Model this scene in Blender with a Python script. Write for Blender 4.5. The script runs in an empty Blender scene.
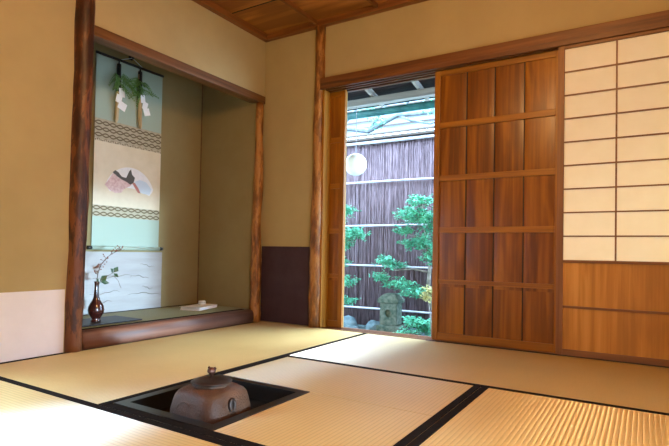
import bpy, bmesh, math, random
from mathutils import Vector, Matrix, noise
random.seed(7)
PI = math.pi
S = bpy.context.scene
C = S.collection

# ------------------------------------------------------------------ camera
cd = bpy.data.cameras.new('camera'); cam = bpy.data.objects.new('camera', cd); C.objects.link(cam); S.camera = cam
R_ = Vector((0.85142899, 0.52414782, 0.01837759)); U_ = Vector((-0.00490178, -0.02708607, 0.99962109)); F_ = Vector((-0.52444699, 0.85119646, 0.02049261))
m = Matrix((R_, U_, -F_)).transposed().to_4x4(); m.translation = Vector((2.4727, -2.96393, 0.52611)); cam.matrix_world = m
cd.sensor_fit = 'HORIZONTAL'; cd.sensor_width = 36; cd.lens = 504.944 / 669 * 36; cd.shift_y = 18.66 / 669; cd.clip_start = 0.02

# ------------------------------------------------------------------ world, exposure
w = bpy.data.worlds.new('world'); S.world = w; w.use_nodes = True
bg = w.node_tree.nodes['Background']; bg.inputs[0].default_value = (0.46, 0.72, 1.0, 1); bg.inputs[1].default_value = 20
S.view_settings.view_transform = 'Standard'; S.view_settings.look = 'None'; S.view_settings.gamma = 1; S.view_settings.exposure = 0.0
S.cycles.use_denoising = True; S.cycles.max_bounces = 10; S.cycles.diffuse_bounces = 6; S.cycles.sample_clamp_indirect = 6; S.cycles.caustics_reflective = False

def light(name, kind, loc, energy, col, size=.2, rot=(0, 0, 0), size_y=None, spread=None, parent=None):
    l = bpy.data.lights.new(name, kind); o = bpy.data.objects.new(name, l); C.objects.link(o)
    o.location = loc; o.rotation_euler = rot; l.energy = energy; l.color = col
    if kind == 'AREA':
        l.size = size
        if size_y: l.shape = 'RECTANGLE'; l.size_y = size_y
        if spread: l.spread = spread
    elif kind == 'POINT': l.shadow_soft_size = size
    elif kind == 'SUN': l.angle = size
    if parent: o.parent = parent
    return o
LAMP = (2.1, -2.05, 1.84)
light('lamp_light', 'POINT', LAMP, 92, (1.0, 0.60, 0.24), .07)
light('daylight_sun', 'SUN', (0, 6, 6), 27.0, (0.74, 0.90, 1.0), 44 * PI / 180, (-(PI / 2 - 43 * PI / 180), 0, -.45))
light('added_mat_fill', 'AREA', (-.03, -2.60, .62), 21, (0.50, 0.75, 1.0), .64, (PI / 2 - 1.05, 0, -PI / 2), .46, 1.6)  # added cool area light, out of view, brightens the near-left mat
light('added_wall_fill', 'AREA', (2.99, -2.10, .36), 4.5, (0.46, 0.74, 1.0), .44, (PI / 2, 0, PI / 2), .58, 2.2)  # added cool fill in the right-hand gap for the lower left wall
# added unseen lamp outside the right wall, aimed at the alcove's lower back
light('added_alcove_light', 'AREA', (9.0, -4.2, 0.30), 46, (0.48, 0.75, 1.0), .35, (PI / 2 - .02, 0, PI / 2 - .345), .35, .5)

# ------------------------------------------------------------------ helpers
def tag(o, label=None, cat=None, group=None, kind=None):
    if label: o['label'] = label
    if cat: o['category'] = cat
    if group: o['group'] = group
    if kind: o['kind'] = kind
    return o
def thing(name, label, cat, loc=(0, 0, 0), rz=0, group=None):
    o = bpy.data.objects.new(name, None); C.objects.link(o); o.location = loc; o.rotation_euler = (0, 0, rz); o.empty_display_size = .05
    return tag(o, label, cat, group)
class MB:
    def __init__(s): s.b = bmesh.new()
    def box(s, x0, x1, y0, y1, z0, z1, bev=0, rot=None, about=None):
        b = s.b; n = len(b.verts)
        vs = [b.verts.new((x, y, z)) for x in (x0, x1) for y in (y0, y1) for z in (z0, z1)]
        fs = [(0, 1, 3, 2), (4, 6, 7, 5), (0, 4, 5, 1), (2, 3, 7, 6), (0, 2, 6, 4), (1, 5, 7, 3)]
        F = [b.faces.new([vs[i] for i in f]) for f in fs]
        if rot is not None:
            c = Vector(about) if about else Vector(((x0 + x1) / 2, (y0 + y1) / 2, (z0 + z1) / 2))
            for v in vs: v.co = c + rot @ (v.co - c)
        if bev:
            es = list({e for f in F for e in f.edges})
            bmesh.ops.bevel(b, geom=es, offset=bev, segments=2, affect='EDGES', profile=.6)
        return s
    def tube(s, pts, rad, n=10, cap=True, wob=0, seed=0):
        b = s.b; pts = [Vector(p) for p in pts]; rings = []
        if not hasattr(rad, '__len__'): rad = [rad] * len(pts)
        up = Vector((0, 0, 1)); d0 = (pts[-1] - pts[0]).normalized()
        ref = Vector((1, 0, 0)) if abs(d0.z) > .8 else up
        for i, p in enumerate(pts):
            d = (pts[min(i + 1, len(pts) - 1)] - pts[max(i - 1, 0)]).normalized()
            a = d.cross(ref).normalized(); c = d.cross(a).normalized(); ring = []
            for k in range(n):
                t = 2 * PI * k / n; r = rad[i]
                q = p + (a * math.cos(t) + c * math.sin(t)) * r
                if wob: q += (q - p) * wob * noise.noise(q * 9 + Vector((seed, seed * 2, 0)))
                ring.append(b.verts.new(q))
            rings.append(ring)
        for i in range(len(rings) - 1):
            for k in range(n):
                f = b.faces.new([rings[i][k], rings[i][(k + 1) % n], rings[i + 1][(k + 1) % n], rings[i + 1][k]]); f.smooth = True
        if cap:
            b.faces.new(rings[0][::-1]); b.faces.new(rings[-1])
        return s
    def lathe(s, prof, n=32, at=(0, 0, 0), shape=None, cap=True):
        b = s.b; at = Vector(at); rings = []
        for (r, z) in prof:
            ring = []
            for k in range(n):
                t = 2 * PI * k / n; rr = r * (shape(t, z) if shape else 1)
                ring.append(b.verts.new(at + Vector((rr * math.cos(t), rr * math.sin(t), z))))
            rings.append(ring)
        for i in range(len(rings) - 1):
            for k in range(n):
                f = b.faces.new([rings[i][k], rings[i][(k + 1) % n], rings[i + 1][(k + 1) % n], rings[i + 1][k]]); f.smooth = True
        if cap:
            b.faces.new(rings[0][::-1]); b.faces.new(rings[-1])
        return s
    def quad(s, a, b_, c, d, smooth=False):
        f = s.b.faces.new([s.b.verts.new(p) for p in (a, b_, c, d)]); f.smooth = smooth; return s
    def leaf(s, p, d, nrm, L, W_, bend=.2):
        # pointed leaf with a folded midrib
        d = Vector(d).normalized(); nrm = Vector(nrm); sd = d.cross(nrm)
        if sd.length < 1e-4: sd = d.cross(Vector((.3, .5, .8)))
        sd.normalize(); nn = sd.cross(d); p = Vector(p)
        v = [p, p + d * L * .5 + sd * W_ / 2, p + d * L - nn * L * bend, p + d * L * .5 - sd * W_ / 2, p + d * L * .5 - nn * W_ * .2]
        v = [s.b.verts.new(q) for q in v]
        for t in ((0, 1, 4), (1, 2, 4), (2, 3, 4), (3, 0, 4)): s.b.faces.new([v[i] for i in t])
        return s
    def prism(s, pts, y0, y1, axis='x'):
        # polygon pts (a,b) extruded along an axis
        b = s.b
        def mk(a, c, t): return {'x': (t, a, c), 'y': (a, t, c), 'z': (a, c, t)}[axis]
        A = [b.verts.new(mk(a, c, y0)) for a, c in pts]; B = [b.verts.new(mk(a, c, y1)) for a, c in pts]
        n = len(pts)
        for k in range(n): b.faces.new([A[k], A[(k + 1) % n], B[(k + 1) % n], B[k]])
        b.faces.new(A[::-1]); b.faces.new(B)
        return s
    def build(s, name, mat, parent=None, loc=None, solid=None, sub=0, recalc=True):
        if recalc: bmesh.ops.recalc_face_normals(s.b, faces=s.b.faces)
        me = bpy.data.meshes.new(name); s.b.to_mesh(me); s.b.free()
        o = bpy.data.objects.new(name, me); C.objects.link(o); me.materials.append(mat)
        if parent: o.parent = parent
        if loc: o.location = loc
        if solid:
            md = o.modifiers.new('solid', 'SOLIDIFY'); md.thickness = solid; md.offset = 0
        if sub:
            md = o.modifiers.new('sub', 'SUBSURF'); md.levels = md.render_levels = sub
        return o

# ------------------------------------------------------------------ materials
def newmat(name):
    m = bpy.data.materials.new(name); m.use_nodes = True; nt = m.node_tree; b = nt.nodes['Principled BSDF']
    return m, nt, b
def N(nt, t, **kw):
    n = nt.nodes.new(t)
    for k, v in kw.items():
        if k.startswith('i_'):
            key = k[2:]; key = int(key) if key.isdigit() else key.replace('_', ' ')
            n.inputs[key].default_value = v
        else: setattr(n, k, v)
    return n
def c4(c): return (c[0], c[1], c[2], 1)
def ramp(nt, fac, stops):
    r = nt.nodes.new('ShaderNodeValToRGB'); nt.links.new(fac, r.inputs[0]); e = r.color_ramp.elements
    while len(e) > 1: e.remove(e[-1])
    e[0].position = stops[0][0]; e[0].color = c4(stops[0][1])
    for p, c in stops[1:]:
        x = e.new(p); x.color = c4(c)
    return r.outputs[0]
def coords(nt, scale=(1, 1, 1), obj=True):
    tc = nt.nodes.new('ShaderNodeTexCoord'); mp = nt.nodes.new('ShaderNodeMapping'); mp.inputs['Scale'].default_value = scale
    nt.links.new(tc.outputs['Object'], mp.inputs[0]); return mp.outputs[0]
def bump(nt, b, h, strength=.3, dist=.002):
    n = nt.nodes.new('ShaderNodeBump'); n.inputs['Strength'].default_value = strength; n.inputs['Distance'].default_value = dist
    nt.links.new(h, n.inputs['Height']); nt.links.new(n.outputs[0], b.inputs['Normal']); return n
def spec(b, v):
    b.inputs['Specular IOR Level'].default_value = v
def plain(name, col, rough=.6, metal=0, sp=.5, coat=0):
    m, nt, b = newmat(name); b.inputs['Base Color'].default_value = c4(col); b.inputs['Roughness'].default_value = rough; b.inputs['Metallic'].default_value = metal; spec(b, sp)
    b.inputs['Coat Weight'].default_value = coat; b.inputs['Coat Roughness'].default_value = .15
    return m
def noisy(name, c1, c2, scale=6, rough=.8, detail=6, bs=.2, bd=.002, stretch=(1, 1, 1), sp=.3, lo=.35, hi=.65, metal=0, coat=0):
    m, nt, b = newmat(name); co = coords(nt, stretch)
    n = N(nt, 'ShaderNodeTexNoise', i_Scale=scale, i_Detail=detail, i_Roughness=.6); nt.links.new(co, n.inputs[0])
    nt.links.new(ramp(nt, n.outputs[0], [(lo, c1), (hi, c2)]), b.inputs['Base Color'])
    b.inputs['Roughness'].default_value = rough; spec(b, sp); b.inputs['Metallic'].default_value = metal
    b.inputs['Coat Weight'].default_value = coat; b.inputs['Coat Roughness'].default_value = .2
    n2 = N(nt, 'ShaderNodeTexNoise', i_Scale=scale * 12, i_Detail=4); nt.links.new(co, n2.inputs[0]); bump(nt, b, n2.outputs[0], bs, bd)
    return m
def wood(name, dark, mid, light_, axis='z', freq=55, rough=.42, sp=.5, board=None, knots=0, coat=0, wave=.5):
    """fine straight grain along an axis; board=(axis index, offset, width) gives every board its own shift"""
    m, nt, b = newmat(name); L = nt.links
    k = {'x': (.035, 1, 1), 'y': (1, .035, 1), 'z': (1, 1, .035)}[axis]
    tc = nt.nodes.new('ShaderNodeTexCoord'); vec = tc.outputs['Object']
    if board:
        sx = nt.nodes.new('ShaderNodeSeparateXYZ'); L.new(vec, sx.inputs[0])
        a = N(nt, 'ShaderNodeMath', operation='SUBTRACT'); L.new(sx.outputs[board[0]], a.inputs[0]); a.inputs[1].default_value = board[1]
        d = N(nt, 'ShaderNodeMath', operation='DIVIDE'); L.new(a.outputs[0], d.inputs[0]); d.inputs[1].default_value = board[2]
        fl = N(nt, 'ShaderNodeMath', operation='FLOOR'); L.new(d.outputs[0], fl.inputs[0])
        if len(board) > 3:
            a2 = N(nt, 'ShaderNodeMath', operation='DIVIDE'); L.new(sx.outputs[board[3]], a2.inputs[0]); a2.inputs[1].default_value = board[4]
            f2 = N(nt, 'ShaderNodeMath', operation='FLOOR'); L.new(a2.outputs[0], f2.inputs[0])
            m2 = N(nt, 'ShaderNodeMath', operation='MULTIPLY_ADD'); L.new(f2.outputs[0], m2.inputs[0]); m2.inputs[1].default_value = 7.3; L.new(fl.outputs[0], m2.inputs[2]); fl = m2
        wn = N(nt, 'ShaderNodeTexWhiteNoise', noise_dimensions='1D'); L.new(fl.outputs[0], wn.inputs['W'])
        vm = N(nt, 'ShaderNodeVectorMath', operation='MULTIPLY_ADD'); L.new(wn.outputs['Color'], vm.inputs[0]); vm.inputs[1].default_value = (9, 9, 9); L.new(vec, vm.inputs[2]); vec = vm.outputs[0]
    mp = nt.nodes.new('ShaderNodeMapping'); mp.inputs['Scale'].default_value = k; L.new(vec, mp.inputs[0])
    n1 = N(nt, 'ShaderNodeTexNoise', i_Scale=freq, i_Detail=5, i_Roughness=.55, i_Distortion=.3); L.new(mp.outputs[0], n1.inputs[0])
    k2 = tuple(min(1, v * 4) for v in k); mp2 = nt.nodes.new('ShaderNodeMapping'); mp2.inputs['Scale'].default_value = k2; L.new(vec, mp2.inputs[0])
    n2 = N(nt, 'ShaderNodeTexNoise', i_Scale=freq * .14, i_Detail=4, i_Distortion=1.2); L.new(mp2.outputs[0], n2.inputs[0])
    wv = N(nt, 'ShaderNodeMath', operation='MULTIPLY'); L.new(n2.outputs[0], wv.inputs[0]); wv.inputs[1].default_value = 22
    sn = N(nt, 'ShaderNodeMath', operation='SINE'); L.new(wv.outputs[0], sn.inputs[0])
    ad = N(nt, 'ShaderNodeMath', operation='MULTIPLY_ADD'); L.new(sn.outputs[0], ad.inputs[0]); ad.inputs[1].default_value = .10 * wave; L.new(n1.outputs[0], ad.inputs[2])
    fac = ad.outputs[0]
    if board:
        a3 = N(nt, 'ShaderNodeMath', operation='MULTIPLY_ADD'); L.new(wn.outputs['Value'], a3.inputs[0]); a3.inputs[1].default_value = .16; L.new(fac, a3.inputs[2])
        a4 = N(nt, 'ShaderNodeMath', operation='SUBTRACT'); L.new(a3.outputs[0], a4.inputs[0]); a4.inputs[1].default_value = .08; fac = a4.outputs[0]
    col = ramp(nt, fac, [(.30, dark), (.5, mid), (.72, light_)])
    if knots:
        mk = nt.nodes.new('ShaderNodeMapping'); mk.inputs['Scale'].default_value = {'z': (1, 1, .55), 'y': (1, .55, 1), 'x': (.55, 1, 1)}[axis]; L.new(tc.outputs['Object'], mk.inputs[0])
        vo = N(nt, 'ShaderNodeTexVoronoi', i_Scale=knots); L.new(mk.outputs[0], vo.inputs[0])
        kf = ramp(nt, vo.outputs['Distance'], [(.06, (0, 0, 0)), (.16, (1, 1, 1))])
        mx = N(nt, 'ShaderNodeMix', data_type='RGBA'); L.new(kf, mx.inputs[0]); mx.inputs[6].default_value = c4([v * .35 for v in dark]); L.new(col, mx.inputs[7]); col = mx.outputs[2]
    L.new(col, b.inputs['Base Color']); b.inputs['Roughness'].default_value = rough; spec(b, sp)
    b.inputs['Coat Weight'].default_value = coat; b.inputs['Coat Roughness'].default_value = .25
    bump(nt, b, n1.outputs[0], .25, .0008)
    return m
SH = (.6, .46, -.88)
def tatami(name, axis, base1, base2, ridge=.0152, an=0, rough=.6, sp=.3, sh=None, flip=1):
    """ridges run along `axis`; rush strands run across"""
    m, nt, b = newmat(name); L = nt.links
    tc = nt.nodes.new('ShaderNodeTexCoord'); sx = nt.nodes.new('ShaderNodeSeparateXYZ'); L.new(tc.outputs['Object'], sx.inputs[0])
    across = sx.outputs[1 if axis == 'x' else 0]
    mu = N(nt, 'ShaderNodeMath', operation='MULTIPLY'); L.new(across, mu.inputs[0]); mu.inputs[1].default_value = PI / ridge
    si = N(nt, 'ShaderNodeMath', operation='SINE'); L.new(mu.outputs[0], si.inputs[0])
    ab = N(nt, 'ShaderNodeMath', operation='ABSOLUTE'); L.new(si.outputs[0], ab.inputs[0])
    pw = N(nt, 'ShaderNodeMath', operation='POWER'); L.new(ab.outputs[0], pw.inputs[0]); pw.inputs[1].default_value = .6
    mp = nt.nodes.new('ShaderNodeMapping'); mp.inputs['Scale'].default_value = (260, 9, 1) if axis == 'x' else (9, 260, 1); L.new(tc.outputs['Object'], mp.inputs[0])
    n1 = N(nt, 'ShaderNodeTexNoise', i_Scale=1, i_Detail=3); L.new(mp.outputs[0], n1.inputs[0])
    n2 = N(nt, 'ShaderNodeTexNoise', i_Scale=2.2, i_Detail=3); L.new(tc.outputs['Object'], n2.inputs[0])
    s1 = N(nt, 'ShaderNodeMath', operation='MULTIPLY_ADD'); L.new(n1.outputs[0], s1.inputs[0]); s1.inputs[1].default_value = .5; L.new(n2.outputs[0], s1.inputs[2])
    col = ramp(nt, s1.outputs[0], [(.5, base1), (1.0, base2)])
    mx = N(nt, 'ShaderNodeMix', data_type='RGBA', blend_type='MULTIPLY'); mx.inputs[0].default_value = 1; L.new(col, mx.inputs[6])
    L.new(ramp(nt, pw.outputs[0], [(0, (.62, .60, .55)), (.7, (1, 1, 1))]), mx.inputs[7]); L.new(mx.outputs[2], b.inputs['Base Color'])
    b.inputs['Roughness'].default_value = rough; spec(b, sp); b.inputs['Anisotropic'].default_value = an
    cv = nt.nodes.new('ShaderNodeCombineXYZ'); cv.inputs[0 if axis == 'x' else 1].default_value = 1; L.new(cv.outputs[0], b.inputs['Tangent'])
    bp = bump(nt, b, pw.outputs[0], .40, .0018)
    gl = N(nt, 'ShaderNodeBsdfAnisotropic', i_Roughness=SH[1], i_Anisotropy=SH[2] * flip); gl.inputs['Color'].default_value = (1, .95, .86, 1)
    L.new(cv.outputs[0], gl.inputs['Tangent']); L.new(bp.outputs[0], gl.inputs['Normal'])
    ms = N(nt, 'ShaderNodeMixShader'); lw = N(nt, 'ShaderNodeLayerWeight'); lw.inputs[0].default_value = .5; p3 = N(nt, 'ShaderNodeMath', operation='POWER'); L.new(lw.outputs['Facing'], p3.inputs[0]); p3.inputs[1].default_value = 3; p4 = N(nt, 'ShaderNodeMath', operation='MULTIPLY'); L.new(p3.outputs[0], p4.inputs[0]); p4.inputs[1].default_value = SH[0] if sh is None else sh; L.new(p4.outputs[0], ms.inputs[0]); L.new(b.outputs[0], ms.inputs[1]); L.new(gl.outputs[0], ms.inputs[2]); L.new(ms.outputs[0], nt.nodes['Material Output'].inputs[0])
    return m

def bark(name, dark, mid, lite, rough=.5, sc=1.0, axis='z'):
    m, nt, b = newmat(name); L = nt.links; st = {'z': (1, 1, .22), 'y': (1, .22, 1)}[axis]
    co = coords(nt, st); n1 = N(nt, 'ShaderNodeTexNoise', i_Scale=34 * sc, i_Detail=7, i_Roughness=.65, i_Distortion=.6); L.new(co, n1.inputs[0])
    co2 = coords(nt, {'z': (1, 1, .5), 'y': (1, .5, 1)}[axis]); n2 = N(nt, 'ShaderNodeTexNoise', i_Scale=9 * sc, i_Detail=4); L.new(co2, n2.inputs[0])
    a = N(nt, 'ShaderNodeMath', operation='MULTIPLY_ADD'); L.new(n2.outputs[0], a.inputs[0]); a.inputs[1].default_value = .9; L.new(n1.outputs[0], a.inputs[2])
    col = ramp(nt, a.outputs[0], [(.74, dark), (.94, mid), (1.16, lite)])
    vo = N(nt, 'ShaderNodeTexVoronoi', i_Scale=5.5); L.new(co2, vo.inputs[0]); kf = ramp(nt, vo.outputs['Distance'], [(.05, (0, 0, 0)), (.15, (1, 1, 1))])
    mx = N(nt, 'ShaderNodeMix', data_type='RGBA'); L.new(kf, mx.inputs[0]); mx.inputs[6].default_value = c4([v * .4 for v in dark]); L.new(col, mx.inputs[7])
    L.new(mx.outputs[2], b.inputs['Base Color']); b.inputs['Roughness'].default_value = rough; spec(b, .45); bump(nt, b, a.outputs[0], .6, .006)
    return m
M = {}
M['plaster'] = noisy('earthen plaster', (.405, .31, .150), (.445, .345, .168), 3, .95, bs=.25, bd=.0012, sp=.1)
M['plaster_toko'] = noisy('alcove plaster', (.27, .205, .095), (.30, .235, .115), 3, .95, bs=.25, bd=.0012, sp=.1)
M['paper_wall'] = noisy('white wall paper', (.78, .74, .76), (.84, .80, .82), 5, .75, bs=.12, bd=.001, sp=.25)
M['paper_ink'] = plain('faded ink', (.20, .18, .15), .8)
M['paper_lit'] = noisy('lit letter paper', (.36, .34, .32), (.42, .40, .38), 9, .8, bs=.12, bd=.001, sp=.2, stretch=(1, .3, 2.5))
M['paper_purple'] = noisy('dark plum wall paper', (.050, .026, .036), (.062, .034, .045), 8, .7, bs=.1, sp=.25)
M['log_red'] = bark('reddish bark log', (.030, .009, .004), (.075, .022, .008), (.17, .058, .018), .42)
M['log_red_y'] = wood('reddish polished log', (.075, .026, .014), (.15, .058, .032), (.22, .095, .055), 'y', 26, .52, wave=1)
M['log_gold'] = bark('golden knotty log', (.10, .034, .006), (.25, .095, .018), (.40, .175, .042), .48)
M['lintel_x'] = wood('lintel timber', (.075, .024, .006), (.14, .048, .012), (.20, .075, .022), 'x', 40, .42)
M['lintel_y'] = wood('beam timber', (.075, .026, .006), (.14, .055, .014), (.21, .09, .028), 'y', 40, .45)
M['door_rail'] = wood('door rail cedar', (.20, .070, .003), (.29, .108, .005), (.37, .15, .012), 'x', 45, .40)
M['door_stile'] = wood('door stile cedar', (.20, .070, .003), (.29, .108, .005), (.37, .15, .012), 'z', 45, .40)
M['door_board'] = wood('door board cedar', (.12, .034, .002), (.20, .064, .003), (.30, .11, .006), 'z', 34, .30, board=(0, .035, .165, 2, .327), knots=0, coat=0, wave=1.0)
for b_ in [M['door_board'].node_tree.nodes['Principled BSDF']]:
    cv_ = M['door_board'].node_tree.nodes.new('ShaderNodeCombineXYZ'); cv_.inputs[0].default_value = 1; M['door_board'].node_tree.links.new(cv_.outputs[0], b_.inputs['Tangent']); b_.inputs['Anisotropic'].default_value = .5; b_.inputs['Roughness'].default_value = .34; spec(b_, .42)
M['shoji_wood'] = wood('shoji frame wood', (.15, .06, .018), (.22, .09, .028), (.28, .12, .04), 'z', 45, .5)
M['shoji_wood_x'] = wood('shoji rail wood', (.15, .06, .018), (.22, .09, .028), (.28, .12, .04), 'x', 45, .5)
M['shoji_board'] = wood('shoji lower board', (.38, .165, .020), (.50, .225, .03), (.62, .31, .06), 'z', 30, .5, board=(0, 0, .31), wave=1)
M['ceil_board'] = wood('ceiling board', (.24, .08, .010), (.38, .14, .022), (.50, .20, .04), 'x', 16, .5, board=(1, 0, .42), wave=2)
M['ceil_trim'] = wood('ceiling batten', (.13, .04, .006), (.20, .066, .012), (.27, .095, .02), 'y', 40, .5)
M['ceil_trim_x'] = wood('ceiling cornice', (.13, .04, .006), (.20, .066, .012), (.27, .095, .02), 'x', 40, .5)
T1, T2 = (.57, .425, .165), (.67, .51, .22)
M['tatami_x'] = tatami('tatami ridges along x', 'x', T1, T2)
M['tatami_y'] = tatami('tatami ridges along y', 'y', T1, T2)
M['tatami_worn'] = tatami('worn tatami ridges along y', 'y', T1, T2, sh=.2)
M['tatami_near'] = tatami('near tatami ridges along x', 'x', T1, T2, sh=.5, flip=-1)
M['tatami_right'] = tatami('right tatami ridges along y', 'y', T1, T2, sh=.42)
M['heri'] = noisy('black cloth border', (.007, .006, .006), (.013, .010, .009), 60, .95, sp=.08)
M['board'] = plain('dark board', (.012, .010, .010), .42, sp=.35)
M['lacquer'] = plain('black lacquer', (.010, .009, .009), .33, sp=.5)
M['iron'] = noisy('rusty cast iron', (.045, .017, .006), (.095, .038, .016), 14, .5, bs=.9, bd=.004, sp=.5, lo=.3, hi=.7)
M['ash'] = noisy('hearth ash', (.05, .045, .04), (.09, .08, .07), 30, .95, bs=.5, bd=.004)
M['clay'] = noisy('dark clay', (.018, .015, .013), (.03, .025, .02), 20, .9)
M['dark'] = plain('dark stain', (.012, .009, .007), .6)
M['white_paper'] = noisy('white paper', (.90, .90, .90), (.95, .95, .95), 40, .8, sp=.2)

# ------------------------------------------------------------------ structure
def struct(name, mb, mat, **k): return tag(mb.build(name, mat, **k), kind='structure')
XR, YN, HC = 3.0, -4.0, 2.113
struct('floor', MB().box(-.75, .94, YN - .1, .15, -.12, -.062).box(1.405, XR + .1, YN - .1, .15, -.12, -.062).box(.94, 1.405, -1.385, .15, -.12, -.062).box(.94, 1.405, YN - .1, -1.87, -.12, -.062), M['clay'])
# wall with the garden doors
struct('wall_garden', MB().box(0, .50, 0, .045, -.06, 2.2).box(.5, XR, 0, .05, 1.735, 2.2).box(2.875, XR, 0, .05, -.06, 1.735).box(-.65, 0, 0, .045, -.06, 2.35), M['plaster'])
struct('wall_alcove', MB().box(-.05, 0, -1.50, 0, 1.69, 2.4).box(-.05, 0, -2.25, -1.49, -.06, 2.2).box(-.05, 0, YN, -2.95, -.06, 2.2).box(-.05, 0, -2.95, -2.25, -.06, .37).box(-.05, 0, -2.95, -2.25, .95, 2.2), M['plaster'])
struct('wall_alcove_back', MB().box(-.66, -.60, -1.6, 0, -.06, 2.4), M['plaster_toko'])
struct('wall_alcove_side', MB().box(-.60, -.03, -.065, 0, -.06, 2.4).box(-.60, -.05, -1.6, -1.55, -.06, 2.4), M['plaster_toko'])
struct('ceiling_alcove', MB().box(-.66, -.05, -1.6, 0, 2.3, 2.34), M['ceil_board'])
# far walls behind the camera; gap added in the right wall to shape the alcove light
struct('wall_right', MB().box(XR, XR + .06, -1.87, .05, -.06, 2.2).box(XR, XR + .06, YN, -2.33, -.06, 2.2).box(XR, XR + .06, -2.33, -1.87, .66, 2.2), M['plaster'])
struct('wall_near', MB().box(-.05, XR + .06, YN - .06, YN, -.06, 2.2), M['plaster'])
struct('ceiling', MB().box(-.02, XR + .06, YN - .06, .06, 2.155, 2.19), M['ceil_board'])
struct('trim_1', MB().box(0, .045, YN, 0, HC, 2.157, .003), M['ceil_trim'])
struct('trim_2', MB().box(0, XR, -.045, 0, HC, 2.157, .003), M['ceil_trim_x'])
k = 3
for x in (.485, .965, 1.445, 1.925, 2.405, 2.885):
    struct('trim_%d' % k, MB().box(x - .011, x + .011, YN, -.045, 2.128, 2.156, .003), M['ceil_trim']); k += 1
for y in (-.42, -.84, -1.26, -1.68, -2.1):
    struct('trim_%d' % k, MB().box(.045, XR, y - .003, y + .003, 2.151, 2.156), M['dark']); k += 1
# plum paper and white paper pasted on the lower walls
struct('baseboard_garden', MB().box(.004, .475, -.0025, .0, 0, .56), M['paper_purple'])
struct('lit_panel_alcove_back', MB().box(-.60, -.5975, -1.53, -.43, .08, .50), M['paper_lit'])  # paper panel; its pale tone holds the cool light on the alcove wall
ink = MB(); r = random.Random(3)
for y, z, L_ in ((-.62, .405, .12), (-.98, .33, .30), (-.70, .325, .16), (-1.0, .225, .22), (-.72, .20, .30), (-1.0, .16, .16), (-.60, .245, .10)):
    P = [(-.5965, y + L_ * i / 10, z + .010 * math.sin(i * .5 + y * 9) + .004 * math.sin(i * 1.7)) for i in range(11)]
    ink.tube(P, [.0006 + .0022 * math.sin(PI * i / 10) * r.uniform(.5, 1) for i in range(11)], 4)
ink.build('ink_stroke', M['paper_ink'], bpy.data.objects['lit_panel_alcove_back'])
wf = MB()
for q in ((-2.95, -2.92, .37, .95), (-2.28, -2.25, .37, .95), (-2.92, -2.28, .37, .40), (-2.92, -2.28, .92, .95)): wf.box(-.045, .006, q[0], q[1], q[2], q[3])
struct('added_window_1', wf, M['lintel_y'])  # unseen frame added around the light for the near-left mat
struct('baseboard_alcove', MB().box(0, .003, YN + .01, -1.515, .0, .315), M['paper_wall'])
# threshold and kamoi
sill = MB().box(.555, 2.95, -.035, .12, -.06, -.002, .003).box(.555, 2.95, -.035, -.026, -.002, .002)
for y in (-.006, .034, .075): sill.box(.555, 2.95, y - .0035, y + .0035, -.002, .0012)
struct('trim_%d' % k, sill, M['lintel_x']); k += 1
struct('trim_%d' % k, MB().box(1.34, 2.95, -.050, -.0365, -.004, .0035), M['dark']); k += 1  # dark strip stands in for the shadow along the door track
km = MB().box(.535, 2.95, -.05, .10, 1.682, 1.735, .003)
for y0, y1 in ((-.05, -.038), (-.010, .002), (.030, .042), (.072, .10)): km.box(.535, 2.95, y0, y1, 1.655, 1.682)
struct('trim_%d' % k, km, M['lintel_x']); k += 1
# upper cedar strip under the kamoi that catches the light
# left end planed face beside the log pillar
struct('trim_%d' % k, MB().box(.548, .562, -.03, .09, -.02, 1.66), M['door_stile']); k += 1

# ------------------------------------------------------------------ pillars and beams (each can be lifted away)
def log(name, pts, rad, mat, label, cat, n=18, wob=.16, seed=1):
    P = [Vector(p) for p in pts]; Q = []; Rr = []
    for i in range(len(P) - 1):
        st = 14
        for j in range(st + (i == len(P) - 2)):
            t = j / st; Q.append(P[i].lerp(P[i + 1], t)); Rr.append(rad[i] * (1 - t) + rad[i + 1] * t)
    Q = [q + Vector((noise.noise(q * 2.1 + Vector((seed, 0, 0))), noise.noise(q * 2.1 + Vector((0, seed, 0))), 0)) * .006 for q in Q]
    Rr = [r * (1 + .07 * noise.noise(q * 5 + Vector((0, 0, seed)))) for q, r in zip(Q, Rr)]
    o = MB().tube(Q, Rr, n, wob=wob, seed=seed).build(name, mat)
    return tag(o, label, cat)
log('log_pillar', [(0, -1.462, -.03), (0, -1.457, .9), (0, -1.452, 2.115)], [.043, .047, .050], M['log_red'], 'thick reddish-brown bark log pillar left of the alcove', 'pillar', seed=2)
log('log_pillar', [(-.005, -.060, .0), (-.003, -.055, .8), (-.003, -.048, 1.64)], [.043, .036, .029], M['log_gold'], 'thin wavy golden log pillar at the right end of the alcove', 'pillar', seed=5, wob=.3)
log('log_pillar', [(.505, -.012, -.01), (.508, -.012, .9), (.51, -.012, 2.115)], [.050, .043, .034], M['log_gold'], 'knotty golden log pillar between the plum wall panel and the open doorway', 'pillar', seed=9, wob=.2)
b_ = MB().box(-.075, .012, -1.43, -.005, 1.638, 1.693, .004)
tag(b_.build('alcove_beam', M['lintel_y']), 'straight brown timber beam across the top of the alcove', 'beam')
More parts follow.
